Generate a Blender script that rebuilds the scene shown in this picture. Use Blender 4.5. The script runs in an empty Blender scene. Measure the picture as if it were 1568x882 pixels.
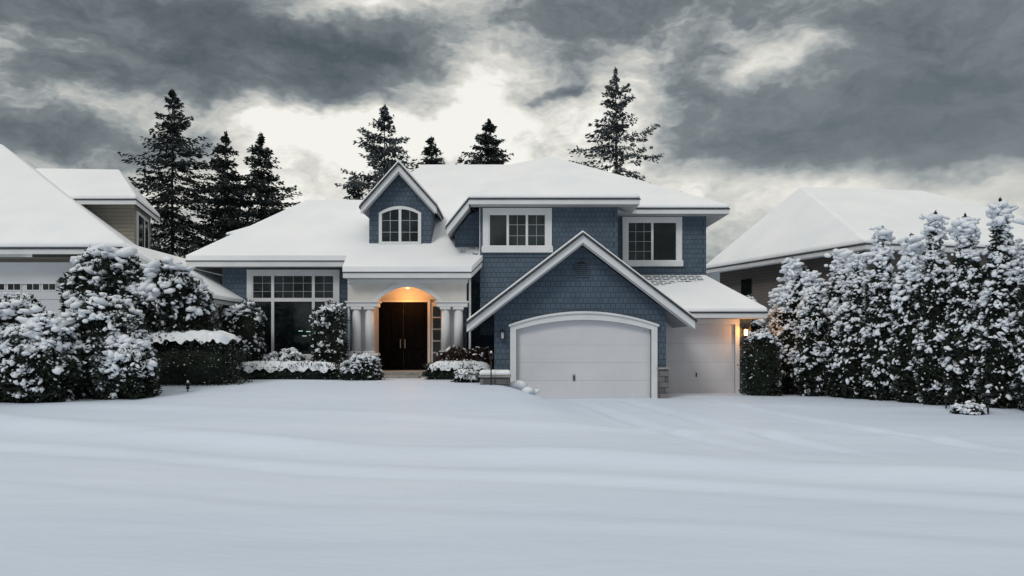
import bpy, bmesh, math, random
import numpy as np
from mathutils import Vector, Matrix
random.seed(3); rng=np.random.default_rng(7)
scn=bpy.context.scene
R=math.radians

# ------------------------------------------------------------ materials
def new_mat(name):
    m=bpy.data.materials.new(name); m.use_nodes=True
    nt=m.node_tree; b=nt.nodes['Principled BSDF']
    return m,nt,b
def noise_mat(name,c1,c2,scale=4,rough=.7,bump=0.0,bscale=None,spec=.3,detail=3):
    m,nt,b=new_mat(name)
    tc=nt.nodes.new('ShaderNodeTexCoord')
    n=nt.nodes.new('ShaderNodeTexNoise'); n.inputs['Scale'].default_value=scale; n.inputs['Detail'].default_value=detail
    nt.links.new(tc.outputs['Object'],n.inputs['Vector'])
    r=nt.nodes.new('ShaderNodeValToRGB')
    r.color_ramp.elements[0].position=.3; r.color_ramp.elements[1].position=.7
    r.color_ramp.elements[0].color=(*c1,1); r.color_ramp.elements[1].color=(*c2,1)
    nt.links.new(n.outputs['Fac'],r.inputs['Fac']); nt.links.new(r.outputs['Color'],b.inputs['Base Color'])
    b.inputs['Roughness'].default_value=rough
    b.inputs['Specular IOR Level'].default_value=spec
    if bump>0:
        n2=nt.nodes.new('ShaderNodeTexNoise'); n2.inputs['Scale'].default_value=bscale or scale*3; n2.inputs['Detail'].default_value=4
        nt.links.new(tc.outputs['Object'],n2.inputs['Vector'])
        bp=nt.nodes.new('ShaderNodeBump'); bp.inputs['Strength'].default_value=bump; bp.inputs['Distance'].default_value=.1
        nt.links.new(n2.outputs['Fac'],bp.inputs['Height']); nt.links.new(bp.outputs['Normal'],b.inputs['Normal'])
    return m
M={}
M['snow_roof']=noise_mat('snow_roof',(.84,.87,.91),(.92,.93,.95),.6,.6,.32,1.2)
M['snow_clump']=noise_mat('snow_clump',(.70,.75,.82),(.87,.90,.94),5,.6)
M['leaf']=noise_mat('leaf',(.009,.013,.010),(.030,.042,.028),3,.8,0)
M['leaf_brown']=noise_mat('leaf_brown',(.03,.017,.014),(.07,.04,.032),6,.8,0)
M['needle']=noise_mat('needle',(.013,.02,.02),(.035,.045,.042),1.2,.85,0)
M['needle_grey']=noise_mat('needle_grey',(.03,.042,.044),(.075,.09,.095),1.0,.85,0)
M['needle_snow']=noise_mat('needle_snow',(.22,.25,.28),(.5,.54,.6),3,.8,0)
M['bark']=noise_mat('bark',(.035,.028,.024),(.08,.065,.055),8,.9,.3)
M['twig']=noise_mat('twig',(.07,.06,.055),(.16,.14,.135),4,.9)
M['white']=noise_mat('white_paint',(.66,.67,.68),(.74,.75,.76),1.3,.55)
M['white_door']=noise_mat('garage_door_paint',(.62,.62,.65),(.67,.68,.70),.8,.5)
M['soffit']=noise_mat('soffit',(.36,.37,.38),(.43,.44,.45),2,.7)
M['cream']=noise_mat('porch_paint',(.62,.60,.56),(.69,.67,.63),1.5,.6)
M['shingle_dark']=noise_mat('shingle_dark',(.03,.032,.036),(.08,.083,.09),9,.9,.3)
M['black']=noise_mat('black_metal',(.012,.012,.013),(.03,.03,.03),4,.5)
M['door']=noise_mat('dark_door',(.003,.003,.003),(.006,.005,.005),5,.7,spec=.04)
M['metal']=noise_mat('pull_metal',(.3,.3,.3),(.4,.4,.4),4,.35)
M['concrete']=noise_mat('concrete',(.25,.24,.23),(.36,.35,.33),5,.9,.2)
m,nt,b=new_mat('window_glass'); b.inputs['Roughness'].default_value=.06
tc=nt.nodes.new('ShaderNodeTexCoord'); n=nt.nodes.new('ShaderNodeTexNoise'); n.inputs['Scale'].default_value=.9; n.inputs['Detail'].default_value=3
r=nt.nodes.new('ShaderNodeValToRGB'); r.color_ramp.elements[0].position=.42; r.color_ramp.elements[1].position=.72
r.color_ramp.elements[0].color=(.005,.008,.009,1); r.color_ramp.elements[1].color=(.03,.045,.05,1)
nt.links.new(tc.outputs['Object'],n.inputs['Vector']); nt.links.new(n.outputs['Fac'],r.inputs['Fac']); nt.links.new(r.outputs['Color'],b.inputs['Base Color'])
bp=nt.nodes.new('ShaderNodeBump'); bp.inputs['Strength'].default_value=.03; nt.links.new(n.outputs['Fac'],bp.inputs['Height']); nt.links.new(bp.outputs['Normal'],b.inputs['Normal'])
M['glass']=m
def emis(name,col,s):
    m,nt,b=new_mat(name); b.inputs['Emission Color'].default_value=(*col,1); b.inputs['Emission Strength'].default_value=s; return m
M['glow']=emis('lamp_glow',(1,.5,.16),9)
M['dim_glow']=emis('interior_lamp_glow',(.25,.9,.7),.6)

def brick_mat(name,ca,cb,cm,bw,rh,mortar,bumpd,rough=.8,off=.5,var=.5):
    m,nt,b=new_mat(name)
    tc=nt.nodes.new('ShaderNodeTexCoord'); sp=nt.nodes.new('ShaderNodeSeparateXYZ'); nt.links.new(tc.outputs['Object'],sp.inputs[0])
    ad=nt.nodes.new('ShaderNodeMath'); nt.links.new(sp.outputs[0],ad.inputs[0]); nt.links.new(sp.outputs[1],ad.inputs[1])
    cb_=nt.nodes.new('ShaderNodeCombineXYZ'); nt.links.new(ad.outputs[0],cb_.inputs[0]); nt.links.new(sp.outputs[2],cb_.inputs[1])
    br=nt.nodes.new('ShaderNodeTexBrick'); nt.links.new(cb_.outputs[0],br.inputs['Vector'])
    br.inputs['Color1'].default_value=(*ca,1); br.inputs['Color2'].default_value=(*cb,1); br.inputs['Mortar'].default_value=(*cm,1)
    br.inputs['Scale'].default_value=1; br.inputs['Brick Width'].default_value=bw; br.inputs['Row Height'].default_value=rh
    br.inputs['Mortar Size'].default_value=mortar; br.inputs['Mortar Smooth'].default_value=.3; br.offset=off
    n=nt.nodes.new('ShaderNodeTexNoise'); n.inputs['Scale'].default_value=2.2; n.inputs['Detail'].default_value=4
    nt.links.new(tc.outputs['Object'],n.inputs['Vector'])
    mr=nt.nodes.new('ShaderNodeMapRange'); mr.inputs[3].default_value=1-var*.5; mr.inputs[4].default_value=1+var*.5
    nt.links.new(n.outputs['Fac'],mr.inputs[0])
    mx=nt.nodes.new('ShaderNodeMix'); mx.data_type='RGBA'; mx.blend_type='MULTIPLY'; mx.inputs[0].default_value=1
    nt.links.new(br.outputs['Color'],mx.inputs[6]); nt.links.new(mr.outputs[0],mx.inputs[7])
    nt.links.new(mx.outputs[2],b.inputs['Base Color']); b.inputs['Roughness'].default_value=rough
    dv=nt.nodes.new('ShaderNodeMath'); dv.operation='DIVIDE'; dv.inputs[1].default_value=rh; nt.links.new(sp.outputs[2],dv.inputs[0])
    fr=nt.nodes.new('ShaderNodeMath'); fr.operation='FRACT'; nt.links.new(dv.outputs[0],fr.inputs[0])
    su=nt.nodes.new('ShaderNodeMath'); su.operation='SUBTRACT'; su.inputs[0].default_value=1; nt.links.new(fr.outputs[0],su.inputs[1])
    s2=nt.nodes.new('ShaderNodeMath'); s2.operation='SUBTRACT'; nt.links.new(su.outputs[0],s2.inputs[0]); nt.links.new(br.outputs['Fac'],s2.inputs[1])
    bp=nt.nodes.new('ShaderNodeBump'); bp.inputs['Strength'].default_value=.6; bp.inputs['Distance'].default_value=bumpd
    nt.links.new(s2.outputs[0],bp.inputs['Height']); nt.links.new(bp.outputs['Normal'],b.inputs['Normal'])
    return m
M['siding']=brick_mat('blue_shingle_siding',(.064,.095,.132),(.078,.112,.153),(.022,.034,.050),.17,.19,.008,.02,var=.45)
M['lap']=brick_mat('lap_siding_beige',(.25,.23,.19),(.27,.25,.21),(.10,.09,.08),6,.16,.008,.02,var=.2)
M['lap_brown']=brick_mat('lap_siding_brown',(.15,.13,.12),(.165,.145,.13),(.06,.05,.045),6,.16,.008,.02,var=.2)
M['stone']=brick_mat('stone_veneer',(.20,.19,.185),(.09,.09,.095),(.04,.04,.04),.36,.19,.012,.03,var=.9)
m,nt,b=new_mat('snow_speckled_shingle')
tc=nt.nodes.new('ShaderNodeTexCoord'); br=nt.nodes.new('ShaderNodeTexBrick'); nt.links.new(tc.outputs['Object'],br.inputs['Vector'])
br.inputs['Scale'].default_value=1; br.inputs['Brick Width'].default_value=.34; br.inputs['Row Height'].default_value=.15; br.inputs['Mortar Size'].default_value=.03
br.inputs['Color1'].default_value=(.05,.055,.065,1); br.inputs['Color2'].default_value=(.10,.11,.12,1); br.inputs['Mortar'].default_value=(.8,.83,.87,1)
n=nt.nodes.new('ShaderNodeTexNoise'); n.inputs['Scale'].default_value=1.7; n.inputs['Detail'].default_value=5; nt.links.new(tc.outputs['Object'],n.inputs['Vector'])
r=nt.nodes.new('ShaderNodeValToRGB'); r.color_ramp.elements[0].position=.54; r.color_ramp.elements[1].position=.66; nt.links.new(n.outputs['Fac'],r.inputs['Fac'])
mx=nt.nodes.new('ShaderNodeMix'); mx.data_type='RGBA'; nt.links.new(r.outputs['Color'],mx.inputs[0]); nt.links.new(br.outputs['Color'],mx.inputs[6]); mx.inputs[7].default_value=(.85,.87,.9,1)
nt.links.new(mx.outputs[2],b.inputs['Base Color']); b.inputs['Roughness'].default_value=.8
M['speckle']=m

# ------------------------------------------------------------ helpers
def empty(name,loc=(0,0,0)):
    e=bpy.data.objects.new(name,None); e.location=loc; e.empty_display_size=.5; scn.collection.objects.link(e); return e
def add(me,name,parent=None,mats=(),smooth=False,bevel=0,seg=2):
    o=bpy.data.objects.new(name,me); scn.collection.objects.link(o)
    for mm in mats: me.materials.append(M[mm])
    if smooth:
        for p in me.polygons: p.use_smooth=True
    if bevel>0:
        bv=o.modifiers.new('bevel','BEVEL'); bv.width=bevel; bv.segments=seg; bv.limit_method='ANGLE'; bv.angle_limit=R(35)
    if parent is not None: o.parent=parent
    return o
def mesh(name,verts,faces,mat,parent=None,smooth=False,bevel=0,seg=2):
    me=bpy.data.meshes.new(name); me.from_pydata([tuple(v) for v in verts],[],[tuple(f) for f in faces])
    bm=bmesh.new(); bm.from_mesh(me); bmesh.ops.recalc_face_normals(bm,faces=bm.faces); bm.to_mesh(me); bm.free()
    return add(me,name,parent,[mat],smooth,bevel,seg)
def box(name,x0,x1,y0,y1,z0,z1,mat,parent,bevel=0):
    v=[(x,y,z) for x in(x0,x1) for y in(y0,y1) for z in(z0,z1)]
    f=[(0,1,3,2),(4,6,7,5),(0,4,5,1),(2,3,7,6),(0,2,6,4),(1,5,7,3)]
    return mesh(name,v,f,mat,parent,bevel=bevel)
def prism(name,pts,y0,y1,mat,parent,bevel=0):
    n=len(pts); v=[(x,y0,z) for x,z in pts]+[(x,y1,z) for x,z in pts]
    f=[tuple(range(n)),tuple(range(2*n-1,n-1,-1))]+[(i,(i+1)%n,n+(i+1)%n,n+i) for i in range(n)]
    return mesh(name,v,f,mat,parent,bevel=bevel)
def band(name,outer,inner,y0,y1,mat,parent):
    n=len(outer); v=[]
    for y in (y0,y1):
        v+=[(x,y,z) for x,z in outer]+[(x,y,z) for x,z in inner]
    f=[]
    for i in range(n-1):
        f+=[(i,i+1,n+i+1,n+i),(2*n+i,3*n+i,3*n+i+1,2*n+i+1),(i,2*n+i,2*n+i+1,i+1),(n+i,n+i+1,3*n+i+1,3*n+i)]
    f+=[(0,n,3*n,2*n),(n-1,3*n-1,4*n-1,2*n-1)]
    return mesh(name,v,f,mat,parent)
def layer(name,verts,faces,lo,hi,mat,parent,bevel=0,seg=3,smooth=False,grow=0.0):
    V=[Vector(v) for v in verts]; n=len(V)
    if grow:
        c=sum(V,Vector())/n
        V=[Vector((v.x+ (grow if v.x>c.x else -grow), v.y+(grow if v.y>c.y else -grow), v.z)) for v in V]
    ed={}
    for f in faces:
        for i in range(len(f)):
            a,b_=f[i],f[(i+1)%len(f)]; k=(min(a,b_),max(a,b_)); ed.setdefault(k,[]).append((a,b_))
    vv=[(v.x,v.y,v.z+hi) for v in V]+[(v.x,v.y,v.z+lo) for v in V]
    ff=[tuple(f) for f in faces]+[tuple(n+i for i in reversed(f)) for f in faces]
    for k,l in ed.items():
        if len(l)==1:
            a,b_=l[0]; ff.append((b_,a,n+a,n+b_))
    return mesh(name,vv,ff,mat,parent,bevel=bevel,seg=seg,smooth=smooth)
def roof(name,verts,faces,parent,fas=.24,snow=.17):
    layer(name+'_fascia',verts,faces,-fas,-.03,'white',parent)
    layer(name+'_shingles',verts,faces,-.028,.0,'shingle_dark',parent,grow=.03)
    layer(name+'_snow',verts,faces,.002,snow,'snow_roof',parent,bevel=.085,grow=.015)
def arch(x0,x1,z,rise,n=16):
    return [(x0+(x1-x0)*i/n, z+rise*(1-((2*i/n)-1)**2)) for i in range(n+1)]

def window(name,x0,x1,z0,z1,y,parent,cols=(1,),rows=None,trim=.16,gcols=None,head=.0,rowsplit=None):
    p=y-.05
    box(name+'_trim_l',x0,x0+trim,p,y+.05,z0,z1,'white',parent,.008)
    box(name+'_trim_r',x1-trim,x1,p,y+.05,z0,z1,'white',parent,.008)
    box(name+'_trim_t',x0+trim,x1-trim,p+.003,y+.05,z1-trim-head,z1,'white',parent,.008)
    box(name+'_sill',x0-.04,x1+.04,p-.05,y+.05,z0-.06,z0+trim*.75,'white',parent,.01)
    box(name+'_sill_snow',x0-.02,x1+.02,p-.045,p-.004,z0+trim*.75+.001,z0+trim*.75+.03,'snow_roof',parent,.01)
    gx0,gx1,gz0,gz1=x0+trim,x1-trim,z0+trim*.75,z1-trim-head
    box(name+'_glass',gx0,gx1,y+.0-.008,y+.03,gz0,gz1,'glass',parent)
    tot=sum(cols); x=gx0
    spans=[(gz0,gz1)] if not rowsplit else [(gz0,rowsplit),(rowsplit,gz1)]
    for i,c in enumerate(cols):
        w=(gx1-gx0)*c/tot; s=.045
        for ri,(h0,h1) in enumerate(spans):
            for (a,b_,c0,c1) in ((x,x+s,h0,h1),(x+w-s,x+w,h0,h1),(x+s,x+w-s,h0,h0+s),(x+s,x+w-s,h1-s,h1)):
                box(name+'_sash',a,b_,y-.032,y-.01,c0,c1,'white',parent)
            gsp=gcols[i] if gcols else None
            if rowsplit and gsp: gsp=gsp[ri] 
            if gsp:
                gc,gr=gsp
                for k in range(1,gc): box(name+'_muntin',x+w*k/gc-.008,x+w*k/gc+.008,y-.022,y-.0095,h0+s,h1-s,'soffit',parent)
                for k in range(1,gr): box(name+'_muntin',x+s,x+w-s,y-.0205,y-.0098,h0+(h1-h0)*k/gr-.008,h0+(h1-h0)*k/gr+.008,'soffit',parent)
        x+=w
def cyl(name,x,y,z0,z1,r0,r1,mat,parent,n=20,smooth=True):
    v=[];f=[]
    for z,r_ in ((z0,r0),(z1,r1)):
        for i in range(n):
            a=2*math.pi*i/n; v.append((x+r_*math.cos(a),y+r_*math.sin(a),z))
    f=[(i,(i+1)%n,n+(i+1)%n,n+i) for i in range(n)]+[tuple(range(n)),tuple(range(n,2*n))]
    o=mesh(name,v,f,mat,parent)
    for p in o.data.polygons: p.use_smooth=len(p.vertices)==4
    return o

# ------------------------------------------------------------ ground
def S(t):
    t=np.clip(t,0,1); return t*t*(3-2*t)
def gz(x,y):
    x=np.asarray(x,float); y=np.asarray(y,float)
    xb=1.5+.14*np.clip(27-y,0,12)
    z=.62*S((y-13)/13.5)*S((xb-x)/2.4)*(1-.5*S((y-60)/60))
    wv=.25*np.sin(x*.35)+.12*np.sin(x*.9+1)
    d=y-(13.2-.38*x)-wv
    nearf=S((30-np.abs(x))/10)
    z=z-.10*(1-S((d+1.0)/1.4))*nearf
    z=z+.10*np.exp(-(d/0.45)**2)*(.75+.25*np.sin(x*1.1+.6))*nearf
    d2=y-(11.6-.36*x)-wv*.7; z=z+(.04*np.exp(-(d2/0.32)**2)-.035*np.exp(-((d2+.5)/.25)**2))*nearf
    d4=y-(8.7-.30*x)-wv*.6; z=z+(.02*np.exp(-(d4/0.3)**2)-.015*np.exp(-((d4-.45)/.25)**2))*nearf
    d3=y-(17.4-.22*x)+wv; z=z+.05*np.exp(-(d3/0.5)**2)*nearf
    for xo in (2.0,3.6,6.4):
        q=x-(xo+.030*np.clip(27-y,0,20)**1.6+.1*np.sin(y*.6)); z=z+(-.055*np.exp(-(q/.20)**2)+.022*np.exp(-((np.abs(q)-.38)/.14)**2))*S((y-12)/3)*S((27-y)/2)
    q=y-(24.5-.33*(x-6)); z=z+.06*np.exp(-(q/.6)**2)*S((x-5)/4)*nearf
    z=z+.03*np.sin(x*.45+y*.3)*np.sin(y*.37-x*.13+1)+.012*np.sin(x*1.3+np.sin(y*.9))*np.sin(y*1.1+.4*x)
    return z
xs=np.concatenate([-np.geomspace(1500,34,26),np.arange(-32,-4,.22),np.arange(-4,14,.1),np.arange(14,32.01,.22),np.geomspace(34,1500,26)])
ys=np.concatenate([-np.geomspace(600,6,14),np.arange(-4,4,.4),np.arange(4,32,.12),np.geomspace(32.4,2500,44)])
X,Y=np.meshgrid(xs,ys); Z=gz(X,Y)
nx,ny=len(xs),len(ys)
V=np.stack([X.ravel(),Y.ravel(),Z.ravel()],1)
i=np.arange(nx-1)[None,:]+np.arange(ny-1)[:,None]*nx
F=np.stack([i,i+1,i+nx+1,i+nx],-1).reshape(-1,4)
def npmesh(name,V,F,mats,mi=None,smooth=None,parent=None):
    if not isinstance(F,list): F=[F]
    me=bpy.data.meshes.new(name)
    loops=np.concatenate([f.ravel() for f in F]).astype(np.int32)
    cnt=np.concatenate([np.full(len(f),f.shape[1]) for f in F]).astype(np.int32)
    st=np.concatenate([[0],np.cumsum(cnt)[:-1]]).astype(np.int32)
    me.vertices.add(len(V)); me.vertices.foreach_set('co',np.asarray(V,np.float32).ravel())
    me.loops.add(len(loops)); me.loops.foreach_set('vertex_index',loops)
    me.polygons.add(len(cnt)); me.polygons.foreach_set('loop_start',st); me.polygons.foreach_set('loop_total',cnt)
    for mm in mats: me.materials.append(M[mm])
    if mi is not None: me.polygons.foreach_set('material_index',np.asarray(mi,np.int32))
    if smooth is not None: me.polygons.foreach_set('use_smooth',np.asarray(smooth,bool))
    me.update(calc_edges=True); me.validate()
    o=bpy.data.objects.new(name,me); scn.collection.objects.link(o)
    if parent: o.parent=parent
    return o
m,nt,b=new_mat('snow_ground')
tc=nt.nodes.new('ShaderNodeTexCoord')
n1=nt.nodes.new('ShaderNodeTexNoise'); n1.inputs['Scale'].default_value=.16; n1.inputs['Detail'].default_value=3
mp=nt.nodes.new('ShaderNodeMapping'); mp.inputs['Rotation'].default_value=(0,0,R(21)); mp.inputs['Scale'].default_value=(.35,1.5,1)
nt.links.new(tc.outputs['Object'],mp.inputs[0]); nt.links.new(mp.outputs[0],n1.inputs['Vector'])
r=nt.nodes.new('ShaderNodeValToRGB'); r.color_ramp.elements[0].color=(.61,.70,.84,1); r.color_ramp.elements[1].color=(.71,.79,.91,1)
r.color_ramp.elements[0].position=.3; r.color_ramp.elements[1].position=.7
nt.links.new(n1.outputs['Fac'],r.inputs['Fac']); nt.links.new(r.outputs['Color'],b.inputs['Base Color'])
n2=nt.nodes.new('ShaderNodeTexNoise'); n2.inputs['Scale'].default_value=.9; n2.inputs['Detail'].default_value=6; n2.inputs['Roughness'].default_value=.55
mp2=nt.nodes.new('ShaderNodeMapping'); mp2.inputs['Rotation'].default_value=(0,0,R(21)); mp2.inputs['Scale'].default_value=(.5,1.2,1)
nt.links.new(tc.outputs['Object'],mp2.inputs[0]); nt.links.new(mp2.outputs[0],n2.inputs['Vector'])
bp=nt.nodes.new('ShaderNodeBump'); bp.inputs['Strength'].default_value=.4; bp.inputs['Distance'].default_value=.14
nt.links.new(n2.outputs['Fac'],bp.inputs['Height']); nt.links.new(bp.outputs['Normal'],b.inputs['Normal'])
b.inputs['Roughness'].default_value=.55; b.inputs['Specular IOR Level'].default_value=.3
M['snow_ground']=m
npmesh('snow_ground',V,F,['snow_ground'],smooth=np.ones(len(F)))

# ------------------------------------------------------------ BLUE HOUSE
H=empty('blue_house')
YG=27.0
dx0,dx1,dz,dr=.14,4.72,2.34,.33
px,pz=2.35,5.18
slope=.77
def roofz(x): return pz-slope*abs(x-px)
A=arch(dx0,dx1,dz,dr,20)
prism('garage_wall_l',[(-.6,-.4),(dx0,-.4),(dx0,roofz(dx0)),(-.6,roofz(-.6))],YG,YG+.25,'siding',H)
prism('garage_wall_r',[(dx1,-.4),(5.22,-.4),(5.22,roofz(5.22)),(dx1,roofz(dx1))],YG,YG+.25,'siding',H)
top=[(x,roofz(x)) for x,_ in A]
k_=min(range(len(A)),key=lambda q:abs(A[q][0]-px)); top[k_]=(A[k_][0],pz-.02)
band('garage_wall_top',top,A,YG,YG+.25,'siding',H)
box('garage_side_l',-.6,-.4,YG+.25,30,-.4,2.85,'siding',H)
box('garage_side_r',5.0,5.22,YG+.25,32,-.4,2.9,'siding',H)
t=.2
O=[(dx0-t,-.3)]+arch(dx0-t,dx1+t,dz+.1,dr+.1,20)+[(dx1+t,-.3)]
I=[(dx0,-.3)]+A+[(dx1,-.3)]
band('garage_door_surround',O,I,YG-.07,YG+.2,'white',H)
O2=arch(dx0-t-.05,dx1+t+.05,dz+.17,dr+.12,20); I2=arch(dx0-t-.05,dx1+t+.05,dz+.09,dr+.12,20)
band('garage_door_crown',O2,I2,YG-.12,YG-.072,'white',H)
rows=[-.2,.62,1.22,1.82]
for k,z0 in enumerate(rows):
    if k<3: box('garage_door_panel',dx0+.002,dx1-.002,YG+.12,YG+.17,z0,rows[k+1]-.004,'white_door',H,.003)
    else:
        prism('garage_door_panel',[(dx0+.002,z0),(dx1-.002,z0)]+[(x,z) for x,z in reversed(arch(dx0+.002,dx1-.002,dz,dr,20))],YG+.12,YG+.17,'white_door',H)
box('garage_door_back',dx0,dx1,YG+.171,YG+.19,-.3,2.3,'soffit',H)
for k in range(4):
    for j in range(8):
        xa=dx0+.12+j*(dx1-dx0-.12)/8; xb=xa+(dx1-dx0-.12)/8-.12
        z0=rows[k]+.10+(.14 if k==0 else 0); z1=(rows[k+1]-.10) if k<3 else 2.25
        box('garage_emboss',xa,xb,YG+.1165,YG+.121,z0,z1,'white_door',H,.003)
box('garage_handle',2.09,2.13,YG+.07,YG+.12,.62,.78,'black',H,.01); box('garage_handle_plate',2.06,2.16,YG+.105,YG+.1155,.58,.82,'metal',H)
box('stone_pier_r',4.94,5.28,YG-.13,YG+.1,-.3,1.0,'stone',H,.015)
box('stone_cap_r',4.90,5.32,YG-.17,YG+.1,1.0,1.06,'concrete',H,.01)
box('stone_pier_l',-.66,-.08,YG-.13,YG+.1,-.3,.62,'stone',H,.015)
prism('gable_vent_frame',[(2.08,4.12),(2.62,4.12)]+[(x,z) for x,z in reversed(arch(2.08,2.62,4.48,.24,10))],YG-.05,YG+.05,'siding',H,.01)
prism('gable_vent_hole',[(2.14,4.18),(2.56,4.18)]+[(x,z) for x,z in reversed(arch(2.14,2.56,4.48,.18,10))],YG-.053,YG,'black',H)
for k in range(6): box('vent_louvre',2.15,2.55,YG-.075,YG-.055,4.2+k*.065,4.235+k*.065,'siding',H)
def chevron(name,dzt,dzb,y0,y1,mat,x0=-1.5,x1=6.06,peak=(2.35,5.46),s=slope,bevel=0):
    pk=peak
    pts=[(x0,pk[1]-s*(pk[0]-x0)+dzt),(pk[0],pk[1]+dzt),(x1,pk[1]-s*(x1-pk[0])+dzt),(x1,pk[1]-s*(x1-pk[0])+dzb),(pk[0],pk[1]+dzb),(x0,pk[1]-s*(pk[0]-x0)+dzb)]
    v=[(x,y0,z) for x,z in pts]+[(x,y1,z) for x,z in pts]
    f=[(0,1,4,5),(1,2,3,4),(6,11,10,7),(7,10,9,8)]+[(i,(i+1)%6,6+(i+1)%6,6+i) for i in range(6)]
    return mesh(name,v,f,mat,H,bevel=bevel)
chevron('garage_rake_board',0,-.25,26.35,26.42,'white')
chevron('garage_rake_inner',-.05,-.32,26.421,26.47,'soffit',x0=-1.42,x1=5.97)
chevron('garage_roof_deck',0,-.14,26.422,32.0,'soffit')
chevron('garage_roof_shingles',.08,.002,26.27,32.0,'shingle_dark',x0=-1.55,x1=6.11)
chevron('garage_roof_snow',.17,.082,26.42,32.0,'snow_roof',x0=-1.5,x1=6.06,bevel=.04)
# --- third garage bay
box('third_wall_l',5.22,5.62,30,30.2,-.4,2.85,'white',H)
box('third_wall_t',5.62,8.44,30,30.2,2.62,2.85,'white',H)
box('third_wall_r',8.44,9.0,30,30.2,-.4,2.85,'siding',H)
box('third_trim_r',8.40,8.56,29.95,30.0,-.3,2.8,'white',H)
box('third_trim_t',5.3,8.40,29.95,30.0,2.60,2.8,'white',H)
for k,(a,b_) in enumerate(((-.2,.484),(.488,1.184),(1.188,1.884),(1.888,2.6))):
    box('third_door_panel',5.3,8.40,30.05,30.1,a,b_,'white_door',H,.003)
    for j in range(4):
        xa=5.62+j*.70; box('third_emboss',xa,xa+.58,30.0465,30.051,a+.12,b_-.1,'white_door',H,.003)
box('third_handle',6.93,6.97,30.0,30.05,.62,.78,'black',H,.01)
box('third_side',8.8,9.0,30.2,36,-.4,2.85,'siding',H)
roof('third_roof',[(4.6,29.3,3.02),(9.4,29.3,3.02),(7.75,32.08,4.5),(4.6,32.08,4.5),(9.4,36.5,3.02),(7.75,36.5,4.5)],[(0,1,2,3),(1,4,5,2)],H,fas=.2)
def tr(x,y): return 3.02+(y-29.3)*.5324+.185
mesh('third_roof_bare_shingles',[(4.9,30.7,tr(0,30.7)),(6.4,31.3,tr(0,31.3)),(7.6,31.5,tr(0,31.5)),(7.55,32.0,tr(0,32.0)),(4.9,32.0,tr(0,32.0))],[(0,1,2,3,4)],'speckle',H)
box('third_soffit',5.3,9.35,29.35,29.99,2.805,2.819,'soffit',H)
# --- upper storey
box('upper_left_front',-1.2,3.95,30,30.2,2.2,7.1,'siding',H)
box('upper_left_side',-1.2,-1.0,30.2,40,2.2,7.1,'siding',H)
box('upper_step_side',3.75,3.95,30.2,32.1,2.2,7.1,'siding',H)
box('upper_right_front',3.95,7.79,32.1,32.3,2.2,7.1,'siding',H)
box('upper_right_side',7.59,7.79,32.3,42,2.2,7.1,'siding',H)
box('corner_board_a',7.71,7.82,32.07,32.099,4.55,7.05,'siding',H)
box('corner_board_b',3.85,3.98,29.97,29.999,4.2,7.05,'siding',H)
box('belt_trim',-1.22,3.84,29.975,29.999,5.12,5.2,'siding',H)
window('upper_window_l',-1.1,1.5,5.36,6.98,30,H,cols=(1,1,1),gcols=(None,(2,3),(2,3)),trim=.22)
box('corner_window_return',-1.225,-1.2,30.0,30.7,5.4,6.98,'white',H)
window('upper_window_r',4.45,6.85,5.05,6.99,32.1,H,cols=(1,1),gcols=((3,4),None),trim=.2)
UR=[(-1.61,29.4,7.22),(4.72,29.4,7.22),(1.55,32.6,8.93),(4.72,31.5,7.22),(1.55,34.57,8.93),(8.6,31.5,7.22),(1.81,38,10.72),(.1,36.5,9.95),(-1.61,33,8.05),(8.6,44.5,7.22),(-1.61,44.5,7.22)]
roof('upper_roof',UR,[(0,1,2),(1,3,4,2),(3,5,6,7,8,4),(5,9,6),(9,10,6),(6,10,8,7),(0,2,4,8,10)],H,fas=.2,snow=.16)
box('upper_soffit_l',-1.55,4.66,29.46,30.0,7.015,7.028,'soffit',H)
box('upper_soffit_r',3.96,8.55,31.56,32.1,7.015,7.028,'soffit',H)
def slab(name,p0,p1,th,y0,y1,mat,bev=0):
    (xa,za),(xb,zb)=p0,p1
    return prism(name,[(xa,za),(xb,zb),(xb,zb-th),(xa,za-th)],y0,y1,mat,H,bev)
slab('flank_rake_board',(-1.60,7.17),(-2.42,6.15),.28,29.42,29.5,'white')
slab('flank_roof',(-1.60,7.14),(-2.42,6.12),.16,29.502,33.2,'soffit')
slab('flank_shingles',(-1.60,7.24),(-2.46,6.18),.06,29.38,33.2,'shingle_dark')
slab('flank_snow',(-1.58,7.38),(-2.46,6.29),.10,29.40,33.2,'snow_roof',.04)
prism('flank_wall',[(-1.2,4.2),(-1.2,7.0),(-1.62,6.85),(-2.2,6.1),(-2.2,4.6)],30.6,30.7,'siding',H)
# --- left wing
F=[(-12.27,30,5.0),(-6.2,30,5.0),(-6.2,29.2,4.5),(-1.5,29.2,4.5),(-1.12,30,5.0),(-1.12,38.74,10.42),(-4.32,38.74,10.42),(-6.39,34.8,7.98),(-8.96,34.8,7.98),(-12.27,41,5.0),(-6.39,41,5.0),(1.5,38.74,10.42),(1.5,33.2,6.98),(-1.12,33.2,6.98)]
roof('wing_roof',F,[(0,1,2,3,4,13,5,6,7,8),(0,8,9),(8,7,10,9),(7,6,10),(5,13,12,11)],H,fas=.22,snow=.2)
roof('rear_wing_roof',[(-13.0,36.2,6.82),(-9.3,36.2,6.82),(-9.2,37.8,8.3),(-7,37.8,8.3),(-13,42,6.82),(-7,36.0,7.1)],[(0,1,2),(0,2,4),(1,5,3,2)],H,fas=.2,snow=.12)
box('rear_wing_wall',-12.3,-8,36.8,41,0,6.6,'siding',H)
box('wing_wall_l',-11.13,-10.1,30.6,30.8,0,4.8,'siding',H)
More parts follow.
